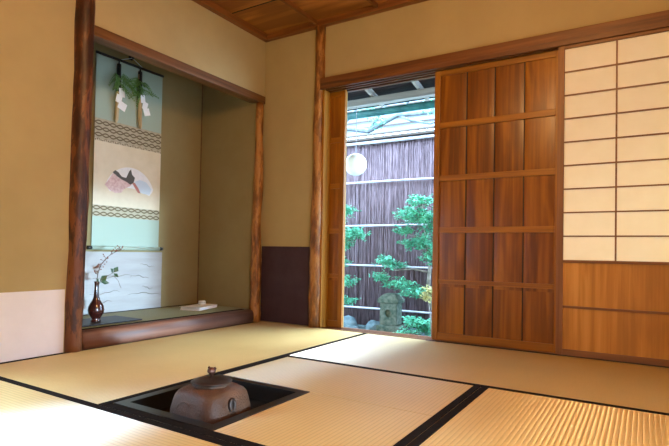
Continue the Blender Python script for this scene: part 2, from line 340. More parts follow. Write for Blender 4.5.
# alcove floor and front log
pts = []
prof = [(.024, .0), (.031, .012), (.034, .03), (.034, .055), (.029, .076), (.018, .088), (.002, .093), (-.030, .094), (-.0495, .090), (-.0495, .0)]
tag(MB().prism([(a, c) for a, c in prof], -1.42, -.115, 'y').build('alcove_front_log', M['log_red_y'], sub=0), 'polished reddish log edging the front of the raised alcove floor', 'beam')
for p in bpy.data.objects['alcove_front_log'].data.polygons: p.use_smooth = True
bpy.data.objects['alcove_front_log'].data.materials[0] = M['log_red_y']
M['goza'] = tatami('alcove matting', 'y', (.27, .26, .085), (.33, .31, .12), ridge=.012, sh=.15)
am = thing('alcove_mat', 'greenish woven mat covering the raised alcove floor', 'mat', (-.325, -.805, 0))
MB().box(-.272, .276, -.70, .737, 0, .090).build('mat_surface', M['goza'], am)
MB().box(.248, .2745, -.70, .68, .0902, .0925).build('border', M['heri'], am)
MB().box(-.272, -.255, -.70, .737, .0902, .0925).build('border', M['heri'], am)
struct('trim_%d' % k, MB().box(-.599, -.594, -.071, -.066, .09, 2.3), M['lintel_y']); k += 1

# ------------------------------------------------------------------ tatami
def mat_(x0, x1, y0, y1, axis, label, borders, hole=None):
    cx, cy = (x0 + x1) / 2, (y0 + y1) / 2
    t = thing('tatami_mat', label, 'tatami mat', (cx, cy, -.055))
    g = .0012; mb = MB()
    rects = [(x0, x1, y0, y1)]
    if hole:
        hx0, hx1, hy0, hy1 = hole
        rects = [(x0, x1, hy1, y1), (hx1, x1, y0, hy1)]
        if hy0 > y0 + .001: rects = [(x0, x1, hy1, y1), (hx1, x1, y0, hy1), (x0, hx1, y0, hy0)]
    for a, b, c, d in rects: mb.box(a + g - cx, b - g - cx, c + g - cy, d - g - cy, 0, .0548)
    o = mb.build('mat_surface', M['tatami_' + axis], t)
    for (a, b, c, d) in borders:
        MB().box(a + g - cx, b - g - cx, c + g - cy, d - g - cy, .0544, .0562, .0006).build('border', M['heri'], t)
W = .031
A0, A1, A2, B1, B2 = .003, .938, 1.918, -.929, -1.922
YB = -.037
mat_(A0, A1, B2, YB, 'worn', 'tatami mat running along the alcove, left of the hearth', [(A0, A0 + W, B2, YB), (A1 - W, A1, B2, YB)])
mat_(A1, 2.90, B1, YB, 'x', 'tatami mat running along the threshold in front of the wooden doors', [(A1, 2.9, B1, B1 + W)])
HX0, HX1, HY0, HY1 = .94, 1.405, -1.885, -1.385
mat_(A1, A2, B2, B1, 'y', 'half-size tatami mat with the hearth cut into its corner', [(A2 - W, A2, B2 + .037, B1), (A1, A1 + .02, HY1, B1), (A1, A2, B2, B2 + .0365)], hole=(A1, HX1, HY0, HY1))
mat_(A2, 2.90, -2.90, B1, 'right', 'tatami mat at the lower right with ridges running towards the camera', [(A2, A2 + W, -2.9, B1), (2.9 - W, 2.9, -2.9, B1)])
mat_(A0, A2, -2.90, B2, 'near', 'tatami mat at the lower left in front of the hearth, brightest on the left', [(A0, A2, B2 - W, B2), (A0, A2, -2.9, -2.9 + W)])
struct('floor_extension', MB().box(0, XR, YN, -2.903, -.06, -.001), M['tatami_x'])

# ------------------------------------------------------------------ hearth and kettle
h = thing('sunken_hearth', 'square sunken hearth with black lacquered frame set flush in the tatami', 'hearth', (1.172, -1.635, -.4))
hx, hy = (HX1 - HX0) / 2 - .001, .249
fw_ = .036
fr = MB()
o_ = [(-hx, -hy), (hx, -hy), (hx, hy), (-hx, hy)]; i_ = [(-hx + fw_, -hy + fw_), (hx - fw_, -hy + fw_), (hx - fw_, hy - fw_), (-hx + fw_, hy - fw_)]
for s in range(4):   # mitred frame
    t = (s + 1) % 4; q = [o_[s], o_[t], i_[t], i_[s]]; fr.prism(q, .343, .4015, 'z')
fr.build('hearth_frame', M['lacquer'], h)
we = MB(); a, b = hx - .012, hy - .012
we.box(-a, a, -b, -b + .02, .0, .343).box(-a, a, b - .02, b, 0, .343).box(-a, -a + .02, -b, b, 0, .343).box(a - .02, a, -b, b, 0, .343).box(-a, a, -b, b, -.02, 0)
we.build('hearth_well', M['clay'], h)
ab = MB(); n = 14
g = [[ab.b.verts.new(((-1 + 2 * i / n) * (a - .02), (-1 + 2 * j / n) * (b - .02), .13 + .03 * noise.noise(Vector((i * .3, j * .3, 1))) + .04 * max(abs(i / n - .5), abs(j / n - .5)))) for j in range(n + 1)] for i in range(n + 1)]
for i in range(n):
    for j in range(n): ab.b.faces.new([g[i][j], g[i + 1][j], g[i + 1][j + 1], g[i][j + 1]]).smooth = True
ab.build('ash_bed', M['ash'], h)
KX, KY = 1.232, -1.722
tr = MB()
tr.tube([(KX - 1.172 + .095 * math.cos(t), KY + 1.635 + .095 * math.sin(t), .255) for t in [2 * PI * i / 24 for i in range(25)]], .006, 6)
for i in range(3):
    t = 2 * PI * i / 3 + .4; px, py = KX - 1.172, KY + 1.635
    tr.tube([(px + .095 * math.cos(t), py + .095 * math.sin(t), .255), (px + .10 * math.cos(t), py + .10 * math.sin(t), .12)], .006, 6)
tr.build('trivet', M['clay'], h)

kt = thing('iron_kettle', 'brown cast-iron tea kettle with squared sides sitting in the sunken hearth', 'kettle', (KX, KY, -.135))
def sq(t, z, n=4.2):
    c, s_ = abs(math.cos(t)), abs(math.sin(t)); return (c ** n + s_ ** n) ** (-1 / n)
def sqz(t, z):
    k = max(0., min(1., (z - .192) / .012)); n = 4.8 * (1 - k) + 2.0 * k
    return sq(t, z, n)
prof = [(.02, 0), (.07, .004), (.094, .025), (.107, .06), (.1095, .10), (.107, .135), (.101, .165), (.095, .185), (.090, .194), (.083, .201), (.070, .207), (.062, .2095), (.060, .2105)]
body = MB().lathe(prof, 72, shape=sqz)
for v in body.b.verts: v.co += v.co.normalized() * .0012 * noise.noise(v.co * 60)
body.build('kettle_body', M['iron'], kt)
# rim and mouth
MB().lathe([(.058, .206), (.062, .2065), (.063, .214), (.058, .2165), (.054, .214)], 48).build('kettle_rim', M['iron'], kt)
M['lid'] = noisy('aged bronze lid', (.022, .013, .010), (.05, .03, .022), 20, .42, bs=.3, metal=.4)
lid = MB().lathe([(.001, .2165), (.066, .2168), (.0685, .220), (.064, .2235), (.04, .229), (.018, .232), (.0005, .2325)], 48).build('kettle_lid', M['lid'], kt)
kn = MB().lathe([(.004, .231), (.0045, .238), (.006, .241), (.011, .246), (.0135, .252), (.0125, .259), (.008, .264), (.0005, .266)], 20, shape=lambda t, z: 1 + .14 * math.cos(5 * t))
kn.tube([(.004, 0, .258), (.012, .003, .266), (.017, .001, .262)], .0032, 6).tube([(-.004, .002, .258), (-.011, -.004, .267), (-.014, -.002, .262)], .0032, 6)
M['bronze'] = plain('reddish bronze', (.085, .028, .016), .4, .6)
kn.build('lid_knob', M['bronze'], lid)
# lugs: on the faces +x and -y
for (ang, nm) in ((-.12, 0), (PI - .12, 1)):
    lg = MB(); c = Vector((.101 * math.cos(ang), .101 * math.sin(ang), .160)); nrm = Vector((math.cos(ang), math.sin(ang), .12)).normalized()
    s1 = Vector((-math.sin(ang), math.cos(ang), 0)); s2 = nrm.cross(s1)
    pts = [c + nrm * .008 + (s1 * math.cos(t) * .010 + s2 * math.sin(t) * .017) for t in [2 * PI * i / 18 for i in range(19)]]
    lg.tube(pts, .0062, 8, cap=False)
    lg.tube([c - nrm * .002, c + nrm * .007], [.012, .010], 12)
    lg.build('ring_lug', M['lid'], kt)
# arched relief on the left face (-y)
ar = [( -.040 + .0, 0)]
pts = []
for i in range(17):
    t = PI * i / 16; xx = -.018 + .036 * math.cos(t); zz = .125 + .045 * math.sin(t); pts.append((xx, zz))
pts = [(pts[0][0], .075)] + pts + [(pts[-1][0], .075)]
def facey(x, z):
    R0 = .1095 - max(0, z - .10) * .12 if z > .10 else .107 + (z - .06) * .06
    return -R0 + .0012
MB().tube([(x, facey(x, z), z) for x, z in pts], .0028, 6).build('arch_relief', M['iron'], kt)

# ------------------------------------------------------------------ wooden sliding doors
def board_door(x0, x1, y, label):
    t = thing('wooden_sliding_door', label, 'sliding door', (x0, y, 0)); Wd = x1 - x0
    zt, zb = 1.668, .001; th = .028
    MB().box(0, .035, 0, th, zb, zt, .002).build('door_stile', M['door_stile'], t)
    MB().box(Wd - .035, Wd, 0, th, zb, zt, .002).build('door_stile', M['door_stile'], t)
    for za, zz in ((zb, .047), (.345, .372), (.655, .690), (.972, 1.007), (1.297, 1.334), (1.622, zt)):
        MB().box(.0352, Wd - .0352, .0015, th - .001, za, zz, .002).build('door_rail', M['door_rail'], t)
    mb = MB(); nb = 4; bw = (Wd - .07) / nb
    for i in range(nb):
        for za, zz in ((.047, .345), (.372, .655), (.690, .972), (1.007, 1.297), (1.334, 1.622)):
            n = 10; rings = []
            for j in range(n + 1):
                u = j / n; x = .035 + bw * (i + u); yy = .0125 - .0018 * (1 - (2 * u - 1) ** 2) + (0.002 if j in (0, n) else 0)
                rings.append((mb.b.verts.new((x, yy, za - .001)), mb.b.verts.new((x, yy, zz + .001)), mb.b.verts.new((x, .022, za - .001)), mb.b.verts.new((x, .022, zz + .001))))
            for j in range(n):
                p, q = rings[j], rings[j + 1]
                mb.b.faces.new([p[0], q[0], q[1], p[1]]).smooth = True; mb.b.faces.new([p[2], p[3], q[3], q[2]])
    mb.build('board_panel', M['door_board'], t)
    st = MB()
    for i in range(1, nb): st.box(.035 + bw * i - .0022, .035 + bw * i + .0022, .0060, .0225, .047, 1.622)
    st.build('panel_strip', M['dark'], t)
    return t
board_door(1.355, 2.085, .004, 'large wooden sliding door of cedar boards and rails, closed next to the white paper screen')
board_door(-.014, .682, .052, 'wooden sliding door pushed left behind the log pillar, only its edge in view')
# ------------------------------------------------------------------ shoji
def shoji(x0, label):
    t = thing('paper_screen', label, 'shoji screen', (x0, -.036, 0)); Wd = .80; zt = 1.668
    MB().box(0, .032, 0, .026, .001, zt, .002).build('screen_stile', M['shoji_wood'], t)
    MB().box(Wd - .032, Wd, 0, .026, .001, zt, .002).build('screen_stile', M['shoji_wood'], t)
    for a, b in ((.001, .034), (.252, .264), (.492, .507), (1.640, zt)):
        MB().box(.0322, Wd - .0322, .001, .025, a, b, .0015).build('screen_rail', M['shoji_wood_x'], t)
    MB().box(.030, Wd - .03, .010, .017, .03, .2525).build('lower_board', M['shoji_board'], t)
    MB().box(.030, Wd - .03, .010, .017, .263, .4925).build('lower_board', M['shoji_board'], t)
    z0, z1 = .507, 1.640; hh = (z1 - z0) / 9
    l = MB()
    for i in range(1, 9): l.box(.031, Wd - .031, .007, .015, z0 + hh * i - .0036, z0 + hh * i + .0036)
    for i in (1, 2): l.box(.032 + .2453 * i - .004, .032 + .2453 * i + .004, .0065, .0152, z0, z1)
    l.build('lattice', M['shoji_wood_x'], t)
    MB().box(.030, Wd - .03, .0155, .0165, z0 - .005, z1 + .005).build('screen_paper', M['shoji_paper'], t)
m_, nt, b = newmat('shoji paper'); b.inputs['Base Color'].default_value = (.9, .84, .72, 1); b.inputs['Roughness'].default_value = .9; spec(b, .1)
tl = N(nt, 'ShaderNodeBsdfTranslucent'); tl.inputs[0].default_value = (.95, .80, .58, 1); mxs = N(nt, 'ShaderNodeMixShader'); mxs.inputs[0].default_value = .24
co = coords(nt); nn = N(nt, 'ShaderNodeTexNoise', i_Scale=14, i_Detail=6); nt.links.new(co, nn.inputs[0]); nt.links.new(ramp(nt, nn.outputs[0], [(.3, (.86, .80, .68)), (.7, (.90, .85, .74))]), b.inputs['Base Color'])
nt.links.new(b.outputs[0], mxs.inputs[1]); nt.links.new(tl.outputs[0], mxs.inputs[2]); nt.links.new(mxs.outputs[0], nt.nodes['Material Output'].inputs[0])
M['shoji_paper'] = m_
shoji(2.066, 'white paper lattice screen with plain wood panels at its foot, beside the cedar door')

# ------------------------------------------------------------------ pendant lamp out of frame that lights the room
pl = thing('pendant_lamp', 'round paper pendant lamp hanging from the ceiling', 'lamp', LAMP)
m_, nt, b = newmat('lamp paper'); nt.nodes.remove(b)
tl = N(nt, 'ShaderNodeBsdfTranslucent'); tl.inputs[0].default_value = (.95, .9, .8, 1); tp = N(nt, 'ShaderNodeBsdfTransparent'); mxs = N(nt, 'ShaderNodeMixShader'); mxs.inputs[0].default_value = .12
nt.links.new(tp.outputs[0], mxs.inputs[1]); nt.links.new(tl.outputs[0], mxs.inputs[2]); nt.links.new(mxs.outputs[0], nt.nodes['Material Output'].inputs[0])
MB().lathe([(.045, .10), (.085, .08), (.108, .04), (.112, 0), (.105, -.05), (.08, -.085), (.04, -.10)], 28, cap=False).build('lamp_shade', m_, pl)
MB().tube([(0, 0, .10), (0, 0, .315)], .004, 6).build('lamp_cord', M['dark'], pl)

# ------------------------------------------------------------------ hanging scroll
SX = -.583
sc = thing('hanging_scroll', 'long hanging scroll with a painted fan, pale green silk mount and patterned bands', 'scroll', (SX, -.742, .50))
m_, nt, b = newmat('green silk'); co = coords(nt, (1, 90, 90))
nn = N(nt, 'ShaderNodeTexNoise', i_Scale=3, i_Detail=2); nt.links.new(co, nn.inputs[0]); nt.links.new(ramp(nt, nn.outputs[0], [(.3, (.34, .42, .33)), (.7, (.39, .48, .39))]), b.inputs['Base Color']); b.inputs['Roughness'].default_value = .75; M['silk'] = m_
# band: brown ground with pale overlapping scale arcs
m_, nt, b = newmat('patterned silk band'); L = nt.links
tc = nt.nodes.new('ShaderNodeTexCoord'); sx = nt.nodes.new('ShaderNodeSeparateXYZ'); L.new(tc.outputs['Object'], sx.inputs[0])
def mth(op, a, b_=None, c_=None):
    n = N(nt, 'ShaderNodeMath', operation=op)
    for i, v in enumerate((a, b_, c_)):
        if v is None: continue
        if hasattr(v, 'node'): L.new(v, n.inputs[i])
        else: n.inputs[i].default_value = v
    return n.outputs[0]
u = mth('MULTIPLY', sx.outputs[1], 2 * PI / .105); v = mth('MULTIPLY', sx.outputs[2], 2 * PI / .040)
s1 = mth('SINE', mth('ADD', v, mth('MULTIPLY', mth('SINE', u), 1.7))); s2 = mth('SINE', mth('ADD', v, mth('MULTIPLY', mth('SINE', mth('ADD', u, PI)), 1.7)))
mm = mth('MAXIMUM', s1, s2)
L.new(ramp(nt, mth('MULTIPLY_ADD', mm, .5, .5), [(.80, (.44, .38, .26)), (.96, (.13, .095, .04))]), b.inputs['Base Color']); b.inputs['Roughness'].default_value = .7; M['band'] = m_
M['scroll_paper'] = noisy('scroll paper', (.70, .60, .43), (.76, .66, .49), 9, .8, sp=.2)
M['fan_white'] = noisy('fan paper', (.80, .78, .77), (.85, .84, .84), 30, .7)
M['fan_pink'] = noisy('pink pigment', (.62, .40, .38), (.78, .60, .57), 60, .8, sp=.2)
M['fan_blue'] = plain('pale blue pigment', (.62, .72, .80), .8)
M['ink'] = plain('ink', (.10, .095, .085), .8)
M['red_ink'] = plain('red pigment', (.50, .20, .17), .8)
hw = .264
def strip(name, z0, z1, x, mat, w=hw, th=.0012, par=None): return MB().box(x, x + th, -w, w, z0 - .5, z1 - .5).build(name, mat, par or sc)
strip('silk_mount', .535, 1.803, 0, M['silk'])
strip('patterned_band', 1.242, 1.376, .0013, M['band'])
strip('patterned_band', .733, .807, .0013, M['band'])
pic = strip('painting', .807, 1.242, .0013, M['scroll_paper'])
fr = MB()
for i in range(40):
    y = -hw + (i + .5) * hw * 2 / 40; fr.box(.0025, .0034, y - .0042, y + .0042, 1.229 - .5, 1.241 - .5)
fr.build('dotted_edging', M['band'], pic)
# fan painted on the middle sheet (sector, centre below)
def fan_sector(t0, t1, r0, r1, x, mat, name, cz=.775, n=30):
    mb = MB(); c = (0.012, cz - .5)
    for i in range(n):
        a, b = t0 + (t1 - t0) * i / n, t0 + (t1 - t0) * (i + 1) / n
        P = [(x, c[0] + r * math.cos(t), c[1] + r * math.sin(t)) for r, t in ((r0, a), (r1, a), (r1, b), (r0, b))]
        mb.quad(*P)
    return mb.build(name, mat, pic, solid=.0006)
D = math.pi / 180
fan_sector(32 * D, 148 * D, .115, .302 * 1, .0030, M['fan_white'], 'painted_fan', cz=.795) if False else None
# fan: y from -.92 to -.54, z .92 to 1.09
def fanpt(y, z): return (y + .742, z - .5)
def poly(name, pts, x, mat):
    mb = MB(); f = mb.b.faces.new([mb.b.verts.new((x, *fanpt(y, z))) for y, z in pts]); bmesh.ops.triangulate(mb.b, faces=[f]); return mb.build(name, mat, pic, solid=.0005)
arc = []; cy, cz = -.728, .872
for i in range(25):
    t = (22 + 136 * i / 24) * D; arc.append((cy + .205 * math.cos(t), cz + .215 * math.sin(t)))
inner = []
for i in range(13):
    t = (150 - 120 * i / 12) * D; inner.append((cy + .085 * math.cos(t), .915 + .028 * math.sin(t)))
poly('painted_fan', arc + [(-.918, .945), (-.885, .905)] + [p for p in inner] + [(-.57, .905), (-.545, .935)], .0028, M['fan_white'])
poly('painted_fan', [(-.925, .945), (-.895, .985), (-.865, 1.03), (-.81, 1.005), (-.76, 1.000), (-.70, .985), (-.735, .955), (-.775, .935), (-.80, .905), (-.845, .898), (-.885, .912)], .0036, M['fan_pink'])
poly('painted_fan', [(-.70, .99), (-.655, 1.01), (-.60, 1.0), (-.555, .955), (-.57, .915), (-.62, .915), (-.67, .925)], .0036, M['fan_blue'])
poly('ink_figure', [(-.87, 1.035), (-.85, 1.052), (-.825, 1.040), (-.80, 1.015), (-.765, 1.01), (-.735, 1.03), (-.742, 1.06), (-.728, 1.075), (-.72, 1.04), (-.695, 1.02), (-.705, .985), (-.73, .968), (-.765, .985), (-.80, .995), (-.83, 1.01)], .0044, M['ink'])
poly('red_figure', [(-.715, .98), (-.695, .985), (-.665, .95), (-.645, .915), (-.668, .918), (-.69, .945)], .0044, M['red_ink'])
MB().tube([(.004, -hw - .004, 1.303), (.004, hw + .004, 1.303)], .0085, 10).build('top_rod', M['dark'], sc)
rd = MB().tube([(.008, -hw - .001, .026), (.008, hw + .001, .026)], .013, 14).build('roller', M['silk'], sc)
for s in (-1, 1): MB().tube([(.008, s * (hw + .002), .026), (.008, s * (hw + .016), .026), (.008, s * (hw + .030), .026)], [.010, .0125, .0125], 12).build('roller_knob', M['lacquer'], rd)
MB().tube([(.004, -.09, 1.308), (.008, 0, 1.350), (.004, .09, 1.308)], .0022, 6).build('hanging_cord', M['fan_blue'], sc)
hk = MB().tube([(-.598, -.742, 1.880), (-.568, -.742, 1.880), (-.562, -.742, 1.855), (-.570, -.742, 1.845)], .006, 8).box(-.5998, -.592, -.756, -.728, 1.84, 1.92)
tag(hk.build('wall_hook', M['dark']), 'black metal hook on the alcove wall holding the scroll cord', 'hook')

# new-year hanging ornaments: two bamboo pegs with fern sprays and folded paper
M['fern'] = noisy('fern green', (.07, .16, .03), (.20, .34, .09), 30, .6)
M['peg'] = wood('pale peg wood', (.45, .33, .16), (.60, .46, .26), (.7, .58, .36), 'z', 40, .6)
def ornament(y, label, seed, flip):
    r = random.Random(seed)
    t = thing('hanging_ornament', label, 'ornament', (-.565, y, 1.37), group='paper and fern ornaments hanging over the scroll')
    MB().tube([(.0, .012 * flip, .0), (.0, .010 * flip, .02), (0, .0, .24), (0, -.002 * flip, .38)], [.006, .013, .0155, .012], 12).build('peg', M['peg'], t)
    MB().tube([(0, 0, .21), (0, 0, .40)], [.0165, .0135], 12).tube([(0, 0, .395), (0, .0, .43)], .005, 6).build('peg_wrapping', M['dark'], t)
    fo = MB()
    for k in range(12):
        a = r.uniform(-1, 1); base = Vector((.012, .008 * a, .30 + r.uniform(-.06, .03)))
        d = Vector((.25 + r.uniform(0, .25), a * 1.1 - .25 * flip, .25 - r.uniform(0, .9))).normalized(); Lf = r.uniform(.08, .13)
        P = [base + d * Lf * q + Vector((0, 0, -.05 * q * q)) for q in [i / 9 for i in range(10)]]
        fo.tube(P, .0013, 4)
        for i in range(1, 10):
            for s in (-1, 1):
                sd = d.cross(Vector((1, .1, .2))).normalized() * s; fo.leaf(P[i], sd + d * .6, Vector((1, 0, .3)), .030 * (1.05 - i / 12), .009)
    fo.build('fern_spray', M['fern'], t)
    # zigzag paper streamer
    z = .235; yy = .0; pp = MB()
    for i, (w, hgt, dy, rot) in enumerate(((.036, .055, .012 * flip, .15), (.040, .055, .028 * flip, -.25), (.050, .050, .040 * flip, .35)) if flip > 0 else ((.042, .06, .012, .1), (.044, .055, -.012, -.2), (.060, .055, .012, -.35))):
        pp.box(.020 + .004 * i, .0215 + .004 * i, yy + dy - w / 2, yy + dy + w / 2, z - hgt, z, rot=Matrix.Rotation(rot, 3, 'X')); z -= hgt * .82
    pp.build('folded_paper_streamer', M['white_paper'], t)
ornament(-.852, 'fern and white paper ornament with pale peg, left of the pair over the scroll', 3, -1)
ornament(-.684, 'fern and white paper ornament with pale peg, right of the pair over the scroll', 8, 1)

# ------------------------------------------------------------------ vase, board, paper, incense case
tag(MB().box(-.385, -.125, -1.40, -.955, .0926, .0995, .0015).build('vase_board', M['board']), 'thin black lacquered board under the flower vase', 'board')
VX, VY, VZ = -.235, -1.188, .0998
vs = thing('flower_vase', 'slender dark red-brown bottle vase holding a berry branch, on the black board', 'vase', (VX, VY, VZ))
M['vase'] = noisy('dark red glaze', (.018, .004, .003), (.055, .011, .007), 9, .2, bs=.05, sp=.6, coat=.5)
MB().lathe([(.025, 0), (.028, .003), (.026, .009), (.021, .015), (.030, .028), (.041, .048), (.0445, .066), (.042, .084), (.033, .104), (.022, .122), (.0155, .142), (.0125, .175), (.0115, .205), (.013, .222), (.016, .23), (.013, .23), (.008, .21), (.007, .18)], 36).build('vase_body', M['vase'], vs)
M['twig'] = plain('brown twig', (.12, .055, .03), .7); M['berry'] = plain('dusty red berries', (.22, .05, .03), .5); M['camellia'] = noisy('dark camellia leaf', (.012, .035, .012), (.03, .075, .022), 20, .35, sp=.6)
fb = thing('flower_branch', 'arching twig with small reddish buds and dark green leaves standing in the vase', 'branch', (VX, VY, VZ + .22))
tw = MB(); be = MB(); r = random.Random(4)
main = [(0, 0, -.04), (.002, .000, .02), (.004, .004, .065), (.008, .024, .115), (.012, .058, .155), (.014, .105, .182), (.016, .165, .198)]
tw.tube(main, [.0022, .0022, .002, .0018, .0015, .0012, .001], 5)
for i in range(46):
    q = r.uniform(.15, 1) * 5.0 + .8; j = int(min(q, 5.99)); f = q - j; p = Vector(main[j]).lerp(Vector(main[min(j + 1, 6)]), f)
    s = 1 if i % 2 else -1; e = p + Vector((r.uniform(-.012, .02), s * r.uniform(.010, .022) * .8, r.uniform(.002, .030)))
    tw.tube([p, e], .0007, 3)
    if i == 0: bud0 = MB().lathe([(.0005, -.0035), (.0032, -.0015), (.0034, .001), (.0005, .0038)], 6).build('bud', M['berry'], fb, loc=e)
    else:
        bd = bud0.copy(); C.objects.link(bd); bd.parent = fb; bd.location = e
tw.tube([(0, 0, -.03), (.006, .03, .025), (.01, .055, .040), (.012, .100, .040), (.014, .130, .010), (.014, .150, -.035)], [.0018, .0016, .0014, .0012, .001, .0008], 5)
tw.tube([(.01, .055, .040), (.012, .09, .055), (.012, .100, .065)], .0012, 4)
tw.build('stem', M['twig'], fb)
for (p, d, L_, W_) in (((.004, .016, .012), (.2, .6, .5), .055, .036), ((.004, .02, .008), (.5, .9, -.1), .05, .032), ((.012, .100, .060), (.3, .4, .7), .042, .034), ((.012, .098, .058), (.3, -.5, .6), .038, .032), ((.012, .098, .056), (.5, .5, -.5), .036, .030), ((.0, .01, .0), (.4, -.4, .6), .04, .026)):
    MB().leaf(p, d, (1, .1, .5), L_, W_, .15).build('leaf', M['camellia'], fb, solid=.0006)

pw_ = thing('folded_paper', 'stack of white folded paper lying on the alcove mat', 'paper', (-.315, -.315, .0928), .30)
pm = MB()
for i in range(4): pm.box(-.075, .075, -.135 + .002 * i, .130 + .002 * i, .0055 * i, .0055 * i + .0050, .0006)
pm.build('paper_sheet', M['white_paper'], pw_)
MB().box(-.073, .073, -.150, -.075, .0222, .0245, rot=Matrix.Rotation(-.10, 3, 'X')).build('paper_fold', M['white_paper'], pw_)
ic = thing('incense_case', 'small round pale incense case with a dark band, on the folded paper', 'incense case', (-.335, -.27, .1150))
M['case'] = noisy('pale glazed clay', (.66, .58, .46), (.76, .70, .60), 60, .4)
MB().lathe([(.020, 0), (.0265, .003), (.0275, .014), (.0265, .0165)], 28).build('case_body', M['case'], ic)
MB().lathe([(.0262, .0163), (.0262, .0185)], 28).build('case_band', M['bronze'], ic)
MB().lathe([(.0268, .0184), (.0275, .024), (.023, .031), (.001, .033)], 28).build('case_lid', M['case'], ic)

# ------------------------------------------------------------------ garden
GZ = -.28
M['soil'] = noisy('mossy gravel', (.03, .05, .05), (.10, .13, .13), 26, .9, bs=.8, bd=.01)
M['twigs'] = noisy('brushwood', (.075, .042, .046), (.24, .16, .175), 8, .8, stretch=(9, 9, .8), bs=.5)
M['bamboo'] = noisy('weathered bamboo', (.34, .32, .36), (.50, .47, .50), 10, .5, stretch=(.3, 3, 3))
M['stone'] = noisy('lichened granite', (.06, .10, .075), (.20, .22, .17), 22, .9, bs=.9, bd=.008)
M['stone2'] = noisy('blue grey stone', (.03, .06, .07), (.16, .21, .22), 7, .85, bs=.8, bd=.01)
M['leaf_g'] = noisy('fresh green leaves', (.05, .34, .20), (.22, .70, .46), 12, .55, sp=.4)
M['leaf_y'] = noisy('yellow leaves', (.45, .42, .16), (.65, .60, .28), 12, .6)
M['bark'] = noisy('grey bark', (.16, .14, .12), (.32, .28, .24), 20, .9)
M['grey_wood'] = wood('weathered eave timber', (.26, .25, .24), (.40, .38, .36), (.52, .50, .47), 'x', 30, .7)
M['grey_rafter'] = wood('weathered rafter', (.30, .27, .24), (.42, .38, .34), (.52, .48, .44), 'y', 30, .7)
M['eave_dark'] = noisy('smoked eave boards', (.018, .012, .014), (.045, .03, .03), 12, .8, stretch=(.3, 4, 4))
M['gutter'] = noisy('verdigris copper', (.015, .10, .10), (.04, .19, .18), 9, .5)
M['tan'] = wood('tan board', (.035, .020, .014), (.06, .036, .024), (.085, .055, .040), 'x', 20, .7)
M['roof'] = noisy('blue grey roof tiles', (.018, .032, .052), (.050, .072, .10), 5, .5, bs=.3)
gr = MB()
n = 40; g = [[gr.b.verts.new((-4 + 9 * i / n, .13 + 8 * j / n, GZ + .02 * noise.noise(Vector((i * .5, j * .5, 0))))) for j in range(n + 1)] for i in range(n + 1)]
for i in range(n):
    for j in range(n): gr.b.faces.new([g[i][j], g[i + 1][j], g[i + 1][j + 1], g[i][j + 1]]).smooth = True
struct('ground_garden', gr, M['soil'])
# outside foundation under the threshold and outer wall skin
struct('wall_foundation', MB().box(-1.2, 3.3, .05, .12, -.4, -.065), M['clay'])
struct('wall_outer_left', MB().box(-1.2, .0, .045, .12, -.065, 2.2).box(.0, .66, .085, .12, -.065, 1.66), M['plaster'])

fe = thing('brushwood_fence', 'brown brushwood garden fence tied with horizontal bamboo rails', 'fence', (0, 2.0, GZ))
ft = MB(); r = random.Random(11); x = -2.0
while x < 2.6:
    rr = r.uniform(.0035, .007); y = r.uniform(-.008, .012); w_ = r.uniform(-.004, .004)
    ft.tube([(x, y, 0), (x + w_, y + r.uniform(-.004, .004), 1.0), (x - w_, y, 2.02 + r.uniform(-.015, .0))], rr, 5); x += rr * 1.55
ft.box(-2, 2.6, .014, .024, 0, 2.0)
ft.build('brushwood_panel', M['twigs'], fe)
for z, rr in ((2.026, .017), (1.582, .0105), (1.106, .0105), (.664, .0105), (.195, .0105)):
    P = [(x_, -.030 - rr * .3, z + .004 * math.sin(x_ * 2 + z * 5)) for x_ in [-2 + 4.6 * i / 24 for i in range(25)]]
    MB().tube(P, [rr * (1.12 if i % 5 == 0 else 1) for i in range(25)], 10).build('bamboo_rail', M['bamboo'], fe)
MB().box(-2, 2.6, -.07, .10, 2.05, 2.075, rot=Matrix.Rotation(.0, 3, 'X')).build('coping_board', M['tan'], fe)
# shed roof behind the fence
rf = thing('garden_shed_roof', 'low blue-grey roof with a tan fascia board behind the brushwood fence', 'roof', (0, 3.0, 0))
MB().box(-3, 4, -.05, .0, 1.93, 2.06).build('fascia_board', M['tan'], rf)
mb = MB(); n = 60
for i in range(n):
    x0 = -3 + 7 * i / n; mb.quad((x0, -.12, 2.06), (x0 + 7 / n, -.12, 2.06), (x0 + 7 / n, 2.0, 3.5), (x0, 2.0, 3.5))
mb.build('roof_tiles', M['roof'], rf)
mb = MB()
for i in range(9): mb.box(-3, 4, -.12 + i * .236, -.10 + i * .236, 2.06 + i * .16, 2.085 + i * .16)
mb.build('roof_course', M['tan'], rf)
MB().box(-2.9, 3.9, .3, .36, GZ, 2.15).build('shed_wall', M['tan'], rf)
# own eave
ev = thing('roof_eave', 'dark underside of the eave with grey rafters above the doorway', 'eave', (0, 0, 0))
a_ = math.atan2(.16, .95)
def ez(y): return 2.02 - (y - .05) * .215
MB().prism([(.05, ez(.05) + .045), (1.08, ez(1.08) + .045), (1.08, ez(1.08) + .10), (.05, ez(.05) + .10)], -1.6, 3.4, 'x').build('eave_boards', M['eave_dark'], ev)
for i in range(12):
    x = -1.60 + .418 * i
    MB().prism([(.05, ez(.05)), (1.02, ez(1.02)), (1.02, ez(1.02) + .044), (.05, ez(.05) + .044)], x - .014, x + .014, 'x').build('rafter', M['grey_rafter'], ev)
MB().box(-1.6, 3.4, .80, .87, 1.785, 1.842, .004).build('eave_beam', M['grey_wood'], ev)
P = [(x_, 1.10, 1.80) for x_ in (-1.6, 3.4)]
gu = MB(); nseg = 12; vv = []
for x_ in (-1.6, 3.4):
    vv.append([gu.b.verts.new((x_, 1.09 + .045 * math.cos(PI + PI * i / nseg), 1.815 + .05 * math.sin(PI + PI * i / nseg))) for i in range(nseg + 1)])
